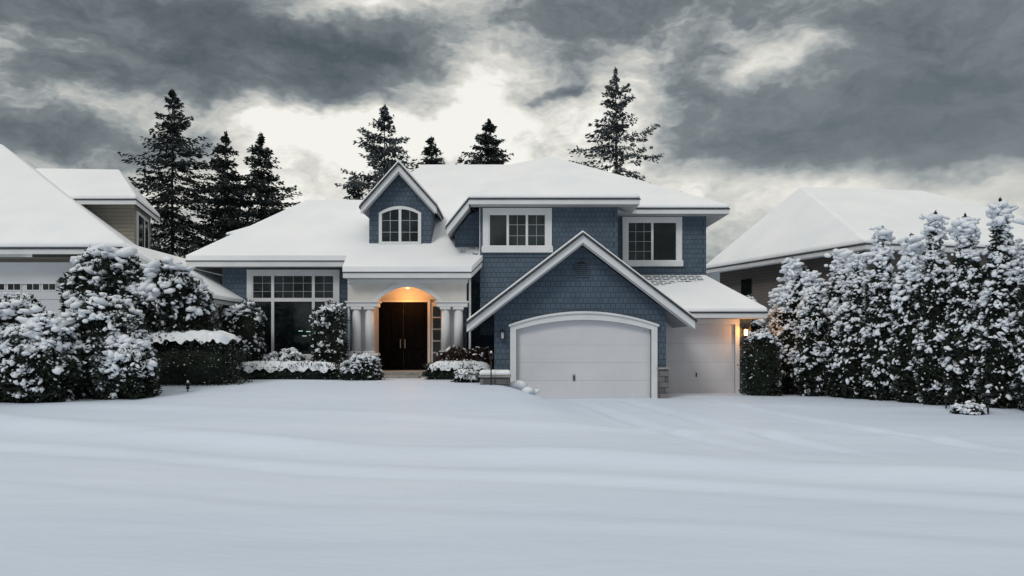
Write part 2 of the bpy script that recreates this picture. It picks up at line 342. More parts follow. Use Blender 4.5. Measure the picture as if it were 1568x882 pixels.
box('wing_wall_r',-6.72,-6.05,30.6,30.8,0,4.8,'siding',H)
box('wing_wall_b',-10.1,-6.72,30.6,30.8,0,1.25,'siding',H)
box('wing_wall_t',-10.1,-6.72,30.62,30.8,4.6,4.8,'siding',H)
box('wing_side',-11.13,-10.93,30.8,38,0,4.8,'siding',H)
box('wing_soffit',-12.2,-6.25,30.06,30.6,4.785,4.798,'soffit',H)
window('wing_window',-10.18,-6.62,1.28,4.72,30.6,H,cols=(1,1.95,1),gcols=(((1,1),(2,3)),((1,1),(4,3)),((1,1),(2,3))),trim=.2,rowsplit=3.56)
box('wing_window_transom',-9.98,-6.82,30.55,30.566,3.49,3.63,'white',H)
for xx in (-9.18,-7.62):
    box('wing_mullion',xx-.055,xx+.055,30.545,30.564,1.43,4.52,'white',H)
for k,(xw,zw) in enumerate(((-8.2,2.35),(-7.9,2.33),(-8.05,2.16))):
    box('wing_interior_lamp',xw,xw+.16,30.585,30.5915,zw,zw+.025,'dim_glow',H)
box('downspout_a',-6.16,-6.08,29.85,29.93,.5,4.3,'white',H,.01)
box('downspout_b',-1.62,-1.54,29.85,29.93,.5,4.3,'white',H,.01)
box('downspout_c',5.25,5.32,29.6,29.67,0,2.9,'white',H,.01)
box('recess_wall',-1.75,-.5,31.3,31.5,0,5.0,'siding',H)
# --- porch
YP=29.7
ax0,ax1,az,ar=-5.04,-2.73,3.46,.52
AA=arch(ax0,ax1,az,ar,18)
band('porch_header_arch',[(x,4.28) for x,_ in AA],AA,YP,YP+.28,'cream',H)
box('porch_header_l',-6.1,ax0,YP,YP+.28,3.46,4.28,'cream',H); box('porch_header_r',ax1,-1.7,YP,YP+.28,3.46,4.28,'cream',H)
band('porch_arch_trim',arch(ax0-.17,ax1+.17,az+.0,ar+.2,18),arch(ax0+.0,ax1-.0,az+.0,ar+.001,18),YP-.05,YP-.001,'white',H)
for xa,xb in ((-6.15,-4.98),(-2.8,-1.66)):
    box('entablature',xa,xb,YP-.12,YP+.4,3.24,3.40,'white',H,.015)
    box('entablature_cap',xa-.05,xb+.05,YP-.17,YP+.45,3.401,3.458,'white',H,.01)
    box('pedestal',xa+.06,xb-.06,YP-.1,YP+.38,.2,1.42,'cream',H,.015)
    box('pedestal_cap',xa,xb,YP-.15,YP+.43,1.421,1.52,'white',H,.015)
for cx in (-5.80,-5.32,-2.48,-2.0):
    cyl('porch_column',cx,YP+.06,1.60,3.14,.175,.15,'white',H,28)
    box('column_base',cx-.21,cx+.21,YP-.14,YP+.26,1.521,1.60,'white',H,.02)
    box('column_capital',cx-.20,cx+.20,YP-.12,YP+.25,3.141,3.239,'white',H,.02)
for xa,xb in ((-5.95,-5.17),(-2.63,-1.85)):
    box('column_backing',xa,xb,YP+.27,YP+.39,1.521,3.239,'white',H)
box('porch_frieze',-6.12,-1.64,YP-.06,YP-.001,4.13,4.27,'white',H)
box('porch_soffit',-6.15,-1.55,29.25,YP,4.272,4.281,'soffit',H)
box('porch_ceiling',-6.0,-1.75,YP+.28,31.3,4.1,4.2,'cream',H)
box('porch_back',-6.05,-1.7,31.3,31.4,.3,4.2,'cream',H)
box('porch_side_l',-6.05,-5.9,YP+.4,31.3,.3,4.2,'siding',H)
box('porch_side_r',-1.85,-1.7,YP+.4,31.3,.3,4.2,'siding',H)
box('porch_floor',-6.1,-1.7,29.4,31.3,.3,.84,'concrete',H,.02)
box('step_upper',-5.0,-3.4,29.0,29.4,.2,.70,'concrete',H,.02); box('step_lower',-5.1,-3.3,28.6,29.0,.2,.55,'concrete',H,.02)
DX0,DX1=-5.22,-3.30
box('door_leaf_l',DX0,-4.27,31.18,31.25,.86,3.50,'door',H,.01); box('door_leaf_r',-4.25,DX1,31.18,31.25,.86,3.50,'door',H,.01)
for x0 in (DX0,-4.25):
    for (za,zb) in ((1.0,1.6),(1.7,3.3)):
        for q in (0,1): box('door_panel',x0+.12+q*.38,x0+.42+q*.38,31.155,31.181,za,zb,'door',H,.02)
for xx in (-4.36,-4.18):
    box('door_pull',xx-.012,xx+.012,31.09,31.15,1.7,2.05,'metal',H,.005)
box('door_jamb_l',DX0-.14,DX0,31.14,31.29,.84,3.6,'cream',H); box('door_jamb_r',DX1,DX1+.1,31.14,31.29,.84,3.6,'cream',H)
box('door_head',DX0,DX1,31.14,31.29,3.51,3.6,'cream',H)
box('sidelight_frame',DX1+.1,DX1+.62,31.2,31.29,.84,3.5,'cream',H)
for k in range(5): box('sidelight_pane',DX1+.2,DX1+.50,31.17,31.199,1.1+k*.46,1.5+k*.46,'glass',H)
box('porch_lantern_cap',-4.07,-3.93,30.4,30.54,4.04,4.1,'black',H,.01)
box('porch_lantern',-4.05,-3.95,30.42,30.52,3.98,4.04,'glow',H)
def plight(name,loc,e,rad,col=(1,.40,.09)):
    l=bpy.data.lights.new(name,'POINT'); l.energy=e; l.color=col; l.shadow_soft_size=rad
    o=bpy.data.objects.new(name,l); o.location=loc; scn.collection.objects.link(o); o.parent=H
plight('porch_bulb',(-4.0,30.5,3.5),42,.12)
def lantern(x,y,z,lit):
    box('lantern_plate',x-.06,x+.06,y-.03,y-.001,z-.12,z+.14,'black',H,.01)
    box('lantern_arm',x-.015,x+.015,y-.14,y-.03,z+.13,z+.16,'black',H)
    for sx in (-.075,.065):
        for sy in (-.215,-.075): box('lantern_bar',x+sx,x+sx+.012,y+sy,y+sy+.012,z-.12,z+.12,'black',H)
    box('lantern_base',x-.08,x+.08,y-.22,y-.06,z-.15,z-.121,'black',H)
    mesh('lantern_roof',[(x-.1,y-.24,z+.12),(x+.1,y-.24,z+.12),(x+.1,y-.04,z+.12),(x-.1,y-.04,z+.12),(x,y-.14,z+.22)],[(0,1,2,3),(0,1,4),(1,2,4),(2,3,4),(3,0,4)],'black',H)
    box('lantern_light',x-.05,x+.05,y-.19,y-.09,z-.118,z+.10,'glow' if lit else 'soffit',H,.01)
lantern(8.76,29.99,2.3,True); plight('garage_bulb',(8.76,29.66,2.32),22,.05)
lantern(-.32,26.99,2.15,False)
# --- dormer
cx=-4.34; yd=30.9
prism('dormer_wall',[(cx-1.2,5.2),(cx+1.2,5.2),(cx+1.2,7.15),(cx,8.45),(cx-1.2,7.15)],yd,yd+.15,'siding',H)
box('dormer_side_l',cx-1.2,cx-1.05,yd+.15,34,5.2,7.2,'siding',H); box('dormer_side_r',cx+1.05,cx+1.2,yd+.15,34,5.2,7.2,'siding',H)
def dchev(name,dt,db,y0,y1,mat,hw=1.45,bev=0):
    chevron(name,dt,db,y0,y1,mat,x0=cx-hw,x1=cx+hw,peak=(cx,8.72),s=1.12,bevel=bev)
dchev('dormer_rake',0,-.25,30.45,30.52,'white'); dchev('dormer_rake_inner',-.05,-.34,30.521,30.57,'soffit',1.38)
dchev('dormer_deck',0,-.14,30.522,36.2,'soffit'); dchev('dormer_shingles',.09,.002,30.38,36.2,'shingle_dark',1.5)
dchev('dormer_snow',.21,.092,30.48,36.2,'snow_roof',1.48,.055)
box('dormer_base',cx-1.26,cx+1.26,yd-.12,yd-.001,5.55,5.70,'white',H,.02)
wx0,wx1,wz0,wz1,wr=cx-.82,cx+.82,5.74,6.95,.26
O=[(wx0,wz0)]+arch(wx0,wx1,wz1,wr,14)+[(wx1,wz0)]; I=[(wx0+.12,wz0)]+arch(wx0+.12,wx1-.12,wz1-.04,wr-.08,14)+[(wx1-.12,wz0)]
band('dormer_window_trim',O,I,yd-.06,yd-.001,'white',H)
prism('dormer_window_glass',[(wx0+.1,wz0),(wx1-.1,wz0)]+[(x,z) for x,z in reversed(arch(wx0+.1,wx1-.1,wz1-.04,wr-.08,14))],yd-.012,yd-.002,'glass',H)
box('dormer_window_sill',wx0,wx1,yd-.08,yd-.001,wz0-.015,wz0+.09,'white',H)
box('dormer_mullion',cx-.05,cx+.05,yd-.05,yd-.013,wz0,wz1+.2,'white',H)
for s_ in (-1,1):
    box('dormer_muntin',cx+s_*.38-.01,cx+s_*.38+.01,yd-.03,yd-.013,wz0,wz1+.1,'soffit',H)
    for zz in (6.2,6.65): box('dormer_muntin',cx+(-.7 if s_<0 else .05),cx+(-.05 if s_<0 else .7),yd-.028,yd-.0125,zz-.01,zz+.01,'soffit',H)
def fr_(x,y): return 5+.62*(y-30)+.215
mesh('wing_roof_bare_shingles',[(-2.5,32.0,fr_(0,32)),(-2.0,30.2,fr_(0,30.2)),(-1.3,30.0,fr_(0,30.0)),(-1.22,30.6,fr_(0,30.6)),(-1.22,32.9,fr_(0,32.9)),(-2.3,33.2,fr_(0,33.2))],[(0,1,2,3,4,5)],'speckle',H)

# ------------------------------------------------------------ BEIGE neighbour (left)
B=empty('beige_house')
roof('main_roof',[(-30,27,5.1),(-13.1,27,5.1),(-23.1,36,10.75),(-32,36,10.75),(-16,38,5.1)],[(0,1,2,3),(1,4,2)],B,fas=.2,snow=.2)
prism('side_roof_board',[(-13.0,5.05),(-10.3,3.40),(-10.3,3.16),(-13.0,4.80)],27.0,27.1,'white',B)
prism('side_roof',[(-13.0,5.03),(-10.3,3.38),(-10.3,3.26),(-13.0,4.9)],27.102,34,'soffit',B)
prism('side_roof_snow',[(-13.2,5.33),(-10.25,3.56),(-10.25,3.41),(-13.2,5.1)],26.98,34,'snow_roof',B,.04)
prism('side_wall',[(-17.5,0),(-11.2,0),(-11.2,3.6),(-13.1,4.75),(-17.5,4.75)],28.2,28.4,'lap',B)
box('front_wall',-30,-14.2,27.9,28.1,0,4.9,'lap',B)
box('garage_head',-24,-15.0,27.75,27.89,3.95,4.7,'white',B)
box('garage_door',-22,-15.0,27.8,27.88,0,3.94,'white_door',B,.01)
for k in range(12):
    xw=-21.6+k*.56+ (k//4)*.1
    box('garage_window',xw,xw+.42,27.775,27.799,3.75,4.05,'glass',B)
    box('garage_window_frame',xw-.04,xw+.46,27.785,27.7995,3.70,4.10,'white',B)
    box('garage_window_bar',xw+.2,xw+.22,27.768,27.7745,3.75,4.05,'white',B)
for zz in (2.2,2.8,3.4): box('door_groove',-22,-15.0,27.793,27.7985,zz,zz+.02,'soffit',B)
mesh('upper_wall_front',[(-20,33.2,4),(-15.75,33.2,4),(-15.75,33.2,7.8),(-20,33.2,7.8)],[(0,1,2,3)],'lap',B)
mesh('upper_wall_side',[(-15.75,33.2,4),(-16.7,36.8,4),(-16.7,36.8,7.8),(-15.75,33.2,7.8)],[(0,1,2,3)],'lap',B)
def quadbox(name,p,q,z0,z1,off,th,mat,par):
    p=Vector((*p,0)); q=Vector((*q,0)); d=(q-p).normalized(); n=Vector((d.y,-d.x,0))
    a=p+n*off; b_=q+n*off; c=b_+n*th; e=a+n*th
    v=[(w.x,w.y,z) for z in (z0,z1) for w in (a,b_,c,e)]
    return mesh(name,v,[(0,1,2,3),(4,5,6,7),(0,1,5,4),(1,2,6,5),(2,3,7,6),(3,0,4,7)],mat,par)
quadbox('upper_window_trim',(-15.87,33.65),(-16.5,36.05),5.3,7.5,.0,.05,'white',B)
quadbox('upper_window_glass',(-15.92,33.85),(-16.45,35.85),5.45,7.35,.051,.02,'glass',B)
quadbox('upper_window_mullion',(-16.15,34.8),(-16.2,34.95),5.45,7.35,.072,.02,'white',B)
roof('upper_roof',[(-19.5,32.4,7.75),(-15.3,32.4,7.75),(-16.5,37.3,7.75),(-17.9,36.2,9.65),(-21.6,36.2,9.7),(-22,32.4,7.75)],[(0,1,3,4,5),(1,2,3)],B,fas=.2,snow=.18)

# ------------------------------------------------------------ BROWN neighbour (right)
N=empty('brown_house')
E0=(15.1,34,6.15); E1=(11.0,45.5,6.15); E2=(30,37.5,6.15); P1=(15.6,43,10.2); P2=(22.0,43,10.0)
roof('roof',[E0,E1,P1,P2,E2,(30,52,6.15),(13,53,6.15)],[(0,2,1),(0,4,3,2),(4,5,3),(5,6,2,3),(6,1,2)],N,fas=.22,snow=.2)
def wallq(name,p,q,z0,z1,mat): return quadbox(name,p,q,z0,z1,0,.15,mat,N)
wallq('wall_side',(15.6,35.2),(11.9,45.6),0,6.0,'lap_brown')
wallq('wall_front',(30,38.3),(15.5,35.1),0,6.0,'lap_brown')
quadbox('window_trim',(14.35,38.7),(13.85,40.1),3.6,5.7,-.05,.04,'white',N)
quadbox('window_glass',(14.32,38.8),(13.88,40.0),3.7,5.6,-.08,.03,'glass',N)
quadbox('window_bar',(14.12,39.36),(14.08,39.46),3.7,5.6,-.10,.02,'white',N)
quadbox('far_window_glass',(12.9,42.8),(12.6,43.6),3.9,5.4,-.08,.03,'glass',N)

# ------------------------------------------------------------ foliage
def norm(a): return a/np.maximum(np.linalg.norm(a,axis=-1,keepdims=True),1e-9)
def ico(sub):
    bm=bmesh.new(); bmesh.ops.create_icosphere(bm,subdivisions=sub,radius=1)
    v=np.array([q.co[:] for q in bm.verts]); f=np.array([[q.index for q in fa.verts] for fa in bm.faces]); bm.free(); return v,f
ICO_V,ICO_F=ico(2); I1V,I1F=ico(1)
def variants(V0,n,a):
    out=[]
    for k in range(n):
        d=np.ones(len(V0))
        for j in range(5):
            c=norm(rng.normal(size=3)); d+=rng.uniform(-.45,.5)*a*np.exp(-((V0-c)**2).sum(1)/.35)
        out.append(V0*d[:,None])
    return np.array(out)
VAR=variants(ICO_V,10,1.0); VAR1=variants(I1V,10,.9)
def lumps(P,s,flat=.6,nrm=None,lo=False):
    n=len(P); VV=VAR1 if lo else VAR; FF=I1F if lo else ICO_F
    v=VV[rng.integers(0,10,n)]
    sc=np.stack([s*rng.uniform(.8,1.7,n),s*rng.uniform(.6,1.1,n),s*flat*rng.uniform(.7,1.2,n)],1)
    v=v*sc[:,None,:]
    a=rng.uniform(0,2*np.pi,n); tl=rng.normal(0,.3,n)
    if nrm is not None:
        a=np.arctan2(nrm[:,1],nrm[:,0])+rng.normal(0,.9,n); tl=.7*(1-np.clip(nrm[:,2],0,1))+rng.normal(0,.3,n)
    ct,st=np.cos(tl)[:,None],np.sin(tl)[:,None]
    x=v[:,:,0]*ct+v[:,:,2]*st; z=-v[:,:,0]*st+v[:,:,2]*ct; y=v[:,:,1]
    ca,sa=np.cos(a)[:,None],np.sin(a)[:,None]
    V=np.stack([x*ca-y*sa,x*sa+y*ca,z],-1)+P[:,None,:]
    F=FF[None]+ (np.arange(n)*len(VV[0]))[:,None,None]
    return V.reshape(-1,3),F.reshape(-1,3)
def clumps(P,N_,s,m=4):
    n=len(P); k=np.repeat(np.arange(n),m)
    off=rng.normal(0,1,(n*m,3))*(s[k]*.8)[:,None]*np.array([1,1,.5])
    off-=N_[k]*((off*N_[k]).sum(1,keepdims=True))*.6
    return lumps(P[k]+off,s[k]*rng.uniform(.35,.8,n*m),.55,N_[k],lo=True)
def leaves(P,D,L,W):
    n=len(P); D=norm(D); T=norm(np.cross(D,rng.normal(size=(n,3))))
    L=np.asarray(L)[:,None]; W=np.asarray(W)[:,None]
    V=np.stack([P-D*L*.5,P+T*W*.5,P+D*L*.5,P-T*W*.5],1)
    F=np.arange(n*4).reshape(n,4)
    return V.reshape(-1,3),F
def combine(name,parts,mats,parent=None):
    Ft=[];Fq=[];mt=[];mq=[];st=[];sq=[];Vs=[];o=0
    for V,F,mi,s in parts:
        if len(F)==0: continue
        if F.shape[1]==3: Ft.append(F+o); mt.append(np.full(len(F),mi)); st.append(np.full(len(F),s))
        else: Fq.append(F+o); mq.append(np.full(len(F),mi)); sq.append(np.full(len(F),s))
        Vs.append(V); o+=len(V)
    Fs=[];mi=[];sm=[]
    if Ft: Fs.append(np.concatenate(Ft)); mi+=mt; sm+=st
    if Fq: Fs.append(np.concatenate(Fq)); mi+=mq; sm+=sq
    return npmesh(name,np.concatenate(Vs),Fs,mats,np.concatenate(mi),np.concatenate(sm),parent)
def blob_pts(n,c,r,p=2.0,taper=0.0,zmin=-.85,ph=None):
    d=norm(rng.normal(size=(int(n*1.6)+10,3)))
    q=np.abs(d)**p; d=d/(q.sum(1,keepdims=True)**(1/p))
    d=d[d[:,2]>zmin][:n]
    nr=norm(np.sign(d)*np.abs(d)**(p-1)/np.array(r))
    t=(d[:,2]+1)/2; k=1-taper*t**1.2
    pts=d.copy(); pts[:,0]*=k; pts[:,1]*=k
    if ph is None: ph=rng.uniform(0,6,6)
    f=1+.09*np.sin(d[:,0]*7+ph[0])*np.sin(d[:,1]*6+ph[1])+.09*np.sin(d[:,2]*9+ph[2]+d[:,0]*4)+.05*np.sin(d[:,1]*15+ph[3])*np.sin(d[:,2]*14+ph[4])
    if taper>0:
        nr[:,2]+=taper*.3; nr=norm(nr)
        off=pts*np.array(r); off[:,:2]*=f[:,None]; return np.array(c)+off,nr
    return np.array(c)+pts*np.array(r)*f[:,None],nr
def core(c,r,p=2.0,taper=0.,k=.86):
    V,F=ICO_V.copy(),ICO_F
    q=np.abs(V)**p; d=V/(q.sum(1,keepdims=True)**(1/p))
    t=(d[:,2]+1)/2; d[:,0]*=1-taper*t**1.2; d[:,1]*=1-taper*t**1.2
    return np.array(c)+d*np.array(r)*k,F
def shrub_parts(c,r,p=2.,taper=0.,nleaf=3000,nsnow=260,ls=.13,ss=.10,cover=.5,zmin=-.85):
    parts=[]; ph=rng.uniform(0,6,6)
    V,F=core(c,r,p,taper,.80); parts.append((V,F,0,True))
    P,Nn=blob_pts(nleaf,c,r,p,taper,zmin,ph)
    jit=rng.uniform(.80,1.09,len(P))[:,None]; P2=np.array(c)+(P-np.array(c))*jit
    D=Nn+rng.normal(0,.6,P.shape)+np.array([0,0,.3])
    V,F=leaves(P2,D,rng.uniform(.7,1.5,len(P))*ls,rng.uniform(.35,.7,len(P))*ls)
    parts.append((V,F,0,False))
    k=rng.random(len(P))<(.07+.20*np.clip(Nn[:,2],0,1))
    Q=P2[k]+np.array([0,0,.02]); V,F=leaves(Q,D[k]+rng.normal(0,.5,D[k].shape),rng.uniform(.4,.9,len(Q))*ls,rng.uniform(.3,.6,len(Q))*ls)
    parts.append((V,F,1,False))
    P,Nn=blob_pts(nsnow*3,c,r,p,taper,zmin,ph)
    cl=np.sin(P[:,0]*5+ph[0])*np.sin(P[:,2]*6+ph[1])*.25+np.sin(P[:,1]*5+ph[2])*.1
    pr=cover+.7*np.clip(Nn[:,2],-.5,1)+cl-.12
    k=rng.random(len(P))<pr*.5
    P=P[k];Nn=Nn[k]; P=np.array(c)+(P-np.array(c))*rng.uniform(.95,1.05,len(P))[:,None]
    s=np.minimum(ss*1.1*rng.lognormal(0,.4,len(P)),ss*1.9)*(.8+.5*np.clip(Nn[:,2],0,1))
    V,F=clumps(P+Nn*.02,Nn,s,5); parts.append((V,F,1,True))
    P,Nn=blob_pts(nsnow*2,c,r,p,taper,zmin,ph); k=rng.random(len(P))<cover*.7+.6*Nn[:,2]
    P=P[k]; V,F=lumps(P+Nn[k]*.04,ss*.34*rng.lognormal(0,.35,len(P)),.6,Nn[k],lo=True); parts.append((V,F,1,True))
    P,Nn=blob_pts(int(nleaf*.2),c,r,p,taper,zmin,ph)
    V,F=leaves(P+Nn*rng.uniform(.03,.14,len(P))[:,None],Nn+rng.normal(0,.4,P.shape),rng.uniform(.7,1.3,len(P))*ls,rng.uniform(.25,.45,len(P))*ls); parts.append((V,F,0,False))
    return parts
def g(x,y): return float(gz(x,y))
def bush(name,blobs,**kw):
    parts=[]
    for (c,r,*rest) in blobs:
        k=dict(kw)
        if rest: k.update(rest[0])
        parts+=shrub_parts(c,r,**k)
    return combine(name,parts,['leaf','snow_clump'])
bush('rhododendron_bush',[((-13.6,21.2,1.35),(1.55,1.5,1.65)),((-12.3,20.7,1.1),(.95,.9,1.3)),((-14.6,20.2,1.0),(1.2,1.2,1.3))],nleaf=7000,nsnow=480,ls=.14,ss=.105,cover=.36)
bush('rhododendron_bush',[((-11.4,22.0,1.45),(1.25,1.2,1.55)),((-10.5,21.6,1.0),(.8,.8,1.05)),((-12.2,21.2,1.1),(.7,.7,1.1))],nleaf=6500,nsnow=430,ls=.14,ss=.10,cover=.36)
bush('laurel_bush',[((-12.85,25.5,3.2),(1.25,1.2,1.6)),((-10.9,25.6,2.6),(1.05,1.1,1.6)),((-11.9,25.2,2.4),(1.0,1.0,1.4)),((-12.9,26,1.6),(1.6,1.2,1.6))],nleaf=7000,nsnow=330,ls=.17,ss=.14,cover=.30)
def hedge(name,x0,x1,y0,y1,z0,z1,p=5,nleaf=6000,cap=.12,over=.03,crumbs=60,cover=-.25):
    c=((x0+x1)/2,(y0+y1)/2,(z0+z1)/2); r=((x1-x0)/2,(y1-y0)/2,(z1-z0)/2)
    parts=shrub_parts(c,r,p=p,nleaf=nleaf,nsnow=crumbs,ls=.09,ss=.06,cover=cover,zmin=-1)
    nx_=max(12,int((x1-x0)/.08)); ny_=max(8,int((y1-y0)/.1))
    u=np.linspace(-1,1,nx_); w=np.linspace(-1,1,ny_); U,W=np.meshgrid(u,w)
    rr=(np.abs(U)**p+np.abs(W)**p)**(1/p); m=np.maximum(np.maximum(np.abs(U),np.abs(W)),1e-6)
    k=m/np.maximum(rr,1e-6)
    ph=rng.uniform(0,6,4); wob=1+.02*np.sin(U*17+ph[0])+.03*np.sin(W*9+U*11+ph[1])
    Xc=c[0]+U*k*(r[0]+over)*wob; Yc=c[1]+W*k*(r[1]+over)*wob
    edge=np.clip(1-m**6,0,1)
    Zc=z1-.10*(m**8)*2.0*(1+.5*np.sin(U*23+ph[2])*np.cos(W*7+U*9))+cap*edge*(.85+.18*np.sin(U*9+ph[3])*np.cos(W*5)+.15*np.sin(U*21+W*4))
    Vc=np.stack([Xc.ravel(),Yc.ravel(),Zc.ravel()],1)
    ii=np.arange(nx_-1)[None,:]+np.arange(ny_-1)[:,None]*nx_
    Fc=np.stack([ii,ii+1,ii+nx_+1,ii+nx_],-1).reshape(-1,4)
    parts.append((Vc,Fc,1,True))
    return combine(name,parts,['leaf','snow_clump'])
hedge('boxwood_hedge',-11.75,-8.65,24.3,25.8,.2,2.12,p=3.5,nleaf=9000,cap=.16,crumbs=60)
hedge('boxwood_hedge',-9.65,-5.95,27.2,27.9,.4,1.15,p=7,nleaf=6000,cap=.12,crumbs=40,cover=-.3)
hedge('boxwood_hedge',-2.95,-.75,28.0,28.7,.4,1.15,p=7,nleaf=4000,cap=.12,crumbs=30,cover=-.3)
hedge('boxwood_hedge',-1.85,-1.15,25.9,26.5,.35,.92,p=4,nleaf=3000,cap=.12,crumbs=60,cover=.1)
for (x,y,rx,z0,z1) in ((-9.85,29.0,.66,.5,3.15),(-6.68,29.0,.53,.5,3.1)):
    bush('yew_shrub',[((x,y,(z0+z1)/2),(rx,rx,(z1-z0)/2))],p=4.5,nleaf=5500,nsnow=330,ls=.1,ss=.07,cover=.30,zmin=-1)
bush('yew_shrub',[((9.05,28.9,1.05),(.58,.55,1.08))],p=4.5,nleaf=5000,nsnow=220,ls=.1,ss=.07,cover=.16,zmin=-1)
for (x,y,z,rx,rz) in ((-8.05,28.4,.95,.70,.6),(-5.15,27.3,.85,.66,.55),(-8.7,28.6,.8,.4,.4)):
    bush('round_shrub',[((x,y,z),(rx,rx*.9,rz))],nleaf=2800,nsnow=220,ls=.09,ss=.065,cover=.25)
parts=[]
for x in (-2.1,-1.3,-.9):
    P,Nn=blob_pts(2400,(x,28.9,1.15),(.62,.5,.5)); parts.append(leaves(P,Nn+rng.normal(0,.5,P.shape),rng.uniform(.1,.3,len(P)),rng.uniform(.03,.07,len(P)))+(0,False))
    P,Nn=blob_pts(60,(x,28.9,1.2),(.6,.5,.5),zmin=.1); parts.append(lumps(P+np.array([0,0,.03]),.045*rng.lognormal(0,.3,len(P)),.5,lo=True)+(1,True))
combine('barberry_shrub',parts,['leaf_brown','snow_clump'])
# arborvitae hedge: separate pointed columns with dark clefts between
parts=[]
npl=13
for k in range(npl):
    t=k/(npl-1)
    y=30.9-11.6*t; x=10.25+4.6*t+rng.normal(0,.08)
    h=4.5+1.05*min(1,t*1.6)+(.22 if k%2 else -.2)+rng.normal(0,.14)-.5*max(0,t-.7)*3.0
    if k==0: h=3.9
    rx=.66+rng.uniform(-.05,.08)
    parts+=shrub_parts((x,y,h/2-.05),(rx,rx,h/2),p=2.4,taper=.88,nleaf=7500,nsnow=400,ls=.13,ss=.098,cover=.34,zmin=-1)
    for q in range(3):
        a=rng.uniform(0,6.28); xx=x+.34*math.cos(a); yy=y+.34*math.sin(a); hh=h*rng.uniform(.62,.82)
        parts+=shrub_parts((xx,yy,hh-.5),(.24,.24,.65),taper=.85,nleaf=420,nsnow=28,ls=.12,ss=.085,cover=.4,zmin=-1)
    parts+=shrub_parts((x+.6,y+.1,(h-1.5)/2),(.55,.6,(h-1.5)/2),p=3,taper=.5,nleaf=1500,nsnow=50,ls=.14,ss=.08,cover=.1,zmin=-1)
for k in range(5):
    x=15.5+k*1.2; y=18.4-k*.3
    parts+=shrub_parts((x,y,2.2),(.8,.8,2.3),p=2.6,taper=.8,nleaf=2000,nsnow=150,ls=.16,ss=.10,cover=.3,zmin=-1)
combine('arborvitae_hedge',parts,['leaf','snow_clump'])
parts=[]
for (x,y,h) in ((9.9,33.2,3.8),(11.3,33,4.2),(12.6,32.5,4.3),(13.8,31,4.4),(15,29.5,4.4)):
    parts+=shrub_parts((x,y,h/2),(.9,.9,h/2),p=2.3,taper=.7,nleaf=3000,nsnow=180,ls=.14,ss=.10,cover=.18,zmin=-1)
combine('arborvitae_hedge',parts,['leaf','snow_clump'])

def conifer(name,x,y,H_,slope_,cap,seed,mats=('bark','needle','needle_snow'),snow=.05,dens=1.0,lean=0,bare=.1,gap=.25,z0=0.3):
    rg=np.random.default_rng(seed); parts=[]
    n=8; nz=9; vs=[]
    for j in range(nz):
        t=j/(nz-1); rad=H_*.010*(1-t)+.015
        for i_ in range(n):
            a=2*np.pi*i_/n; vs.append((x+lean*t+rad*np.cos(a),y+rad*np.sin(a),z0-.5+t*(H_+.5)))
    fs=[(j*n+i_,j*n+(i_+1)%n,(j+1)*n+(i_+1)%n,(j+1)*n+i_) for j in range(nz-1) for i_ in range(n)]
    parts.append((np.array(vs),np.array(fs),0,True))
    nb=int(H_*13*dens)
    t=bare+(1-bare)*rg.random(nb)**.8
    wh=np.round(t*H_/.9)*.9/H_; t=np.clip(.35*wh+.65*t+rg.normal(0,.004,nb),bare,.993)
    az=rg.uniform(0,2*np.pi,nb)
    base=np.minimum(slope_*(1-t)*H_, cap*(1+.25*(1-t)))
    ln=base*rg.uniform(.45,1.2,nb)+.12
    ln*=1+gap*np.sin(az*2+t*9+seed)*.7+gap*.6*np.sin(t*41+seed)
    P=[];D=[];L=[];W=[]
    for b_ in range(nb):
        m_=int(8+ln[b_]*17)
        s=rg.random(m_)**.75; ca,sa=np.cos(az[b_]),np.sin(az[b_])
        slopeb=(t[b_]-.72)*1.1
        droop=slopeb*ln[b_]*s*.9-.10*ln[b_]*s+.10*ln[b_]*s**3
        side=rg.normal(0,.13,m_)*ln[b_]*(1.05-s*.75)
        hang=-np.abs(rg.normal(0,.13,m_))
        P.append(np.stack([x+lean*t[b_]+ca*ln[b_]*s-sa*side,y+sa*ln[b_]*s+ca*side,z0+t[b_]*H_+droop+hang],1))
        D.append(np.stack([ca*np.ones(m_)-sa*np.sign(side)*.8,sa*np.ones(m_)+ca*np.sign(side)*.8,-.45+rg.normal(0,.4,m_)],1))
        L.append(rg.uniform(.25,.62,m_)*(.6+.5*(1-t[b_]))); W.append(rg.uniform(.07,.17,m_))
    P=np.concatenate(P);D=np.concatenate(D);L=np.concatenate(L);W=np.concatenate(W)
    V,F=leaves(P,D,L,W); parts.append((V,F,1,False))
    k=rg.random(len(P))<snow; V,F=leaves(P[k]+np.array([0,-.05,.07]),D[k],L[k]*.7,W[k]*.9); parts.append((V,F,2,False))
    k=14; P=np.stack([x+lean+rg.normal(0,.05,k),y+rg.normal(0,.05,k),z0+H_*(1-.03*rg.random(k))],1)
    V,F=leaves(P,np.stack([rg.normal(0,.5,k),rg.normal(0,.5,k),np.ones(k)],1),np.full(k,.4),np.full(k,.1)); parts.append((V,F,1,False))
    return combine(name,parts,list(mats))
G=('bark','needle_grey','needle_snow')
conifer('conifer_tree',-25.6,60,20.9,.52,3.2,1,snow=.03,dens=1.7)
conifer('conifer_tree',-21.6,60,17.6,.50,2.7,2,snow=.03,dens=1.8)
conifer('conifer_tree',-18.9,60,17.6,.52,3.0,3,snow=.02,dens=1.8)
conifer('conifer_tree',-9.6,60,19.6,.60,3.5,4,mats=G,snow=.2,dens=1.4,gap=.35)
conifer('conifer_tree',-6.1,60,17.2,.50,2.8,5,dens=1.9)
conifer('conifer_tree',-1.75,60,18.6,.52,3.0,6,snow=.05,dens=2.0)
conifer('conifer_tree',-12.2,62,14.5,.45,2.2,7,snow=.1,dens=1.4)
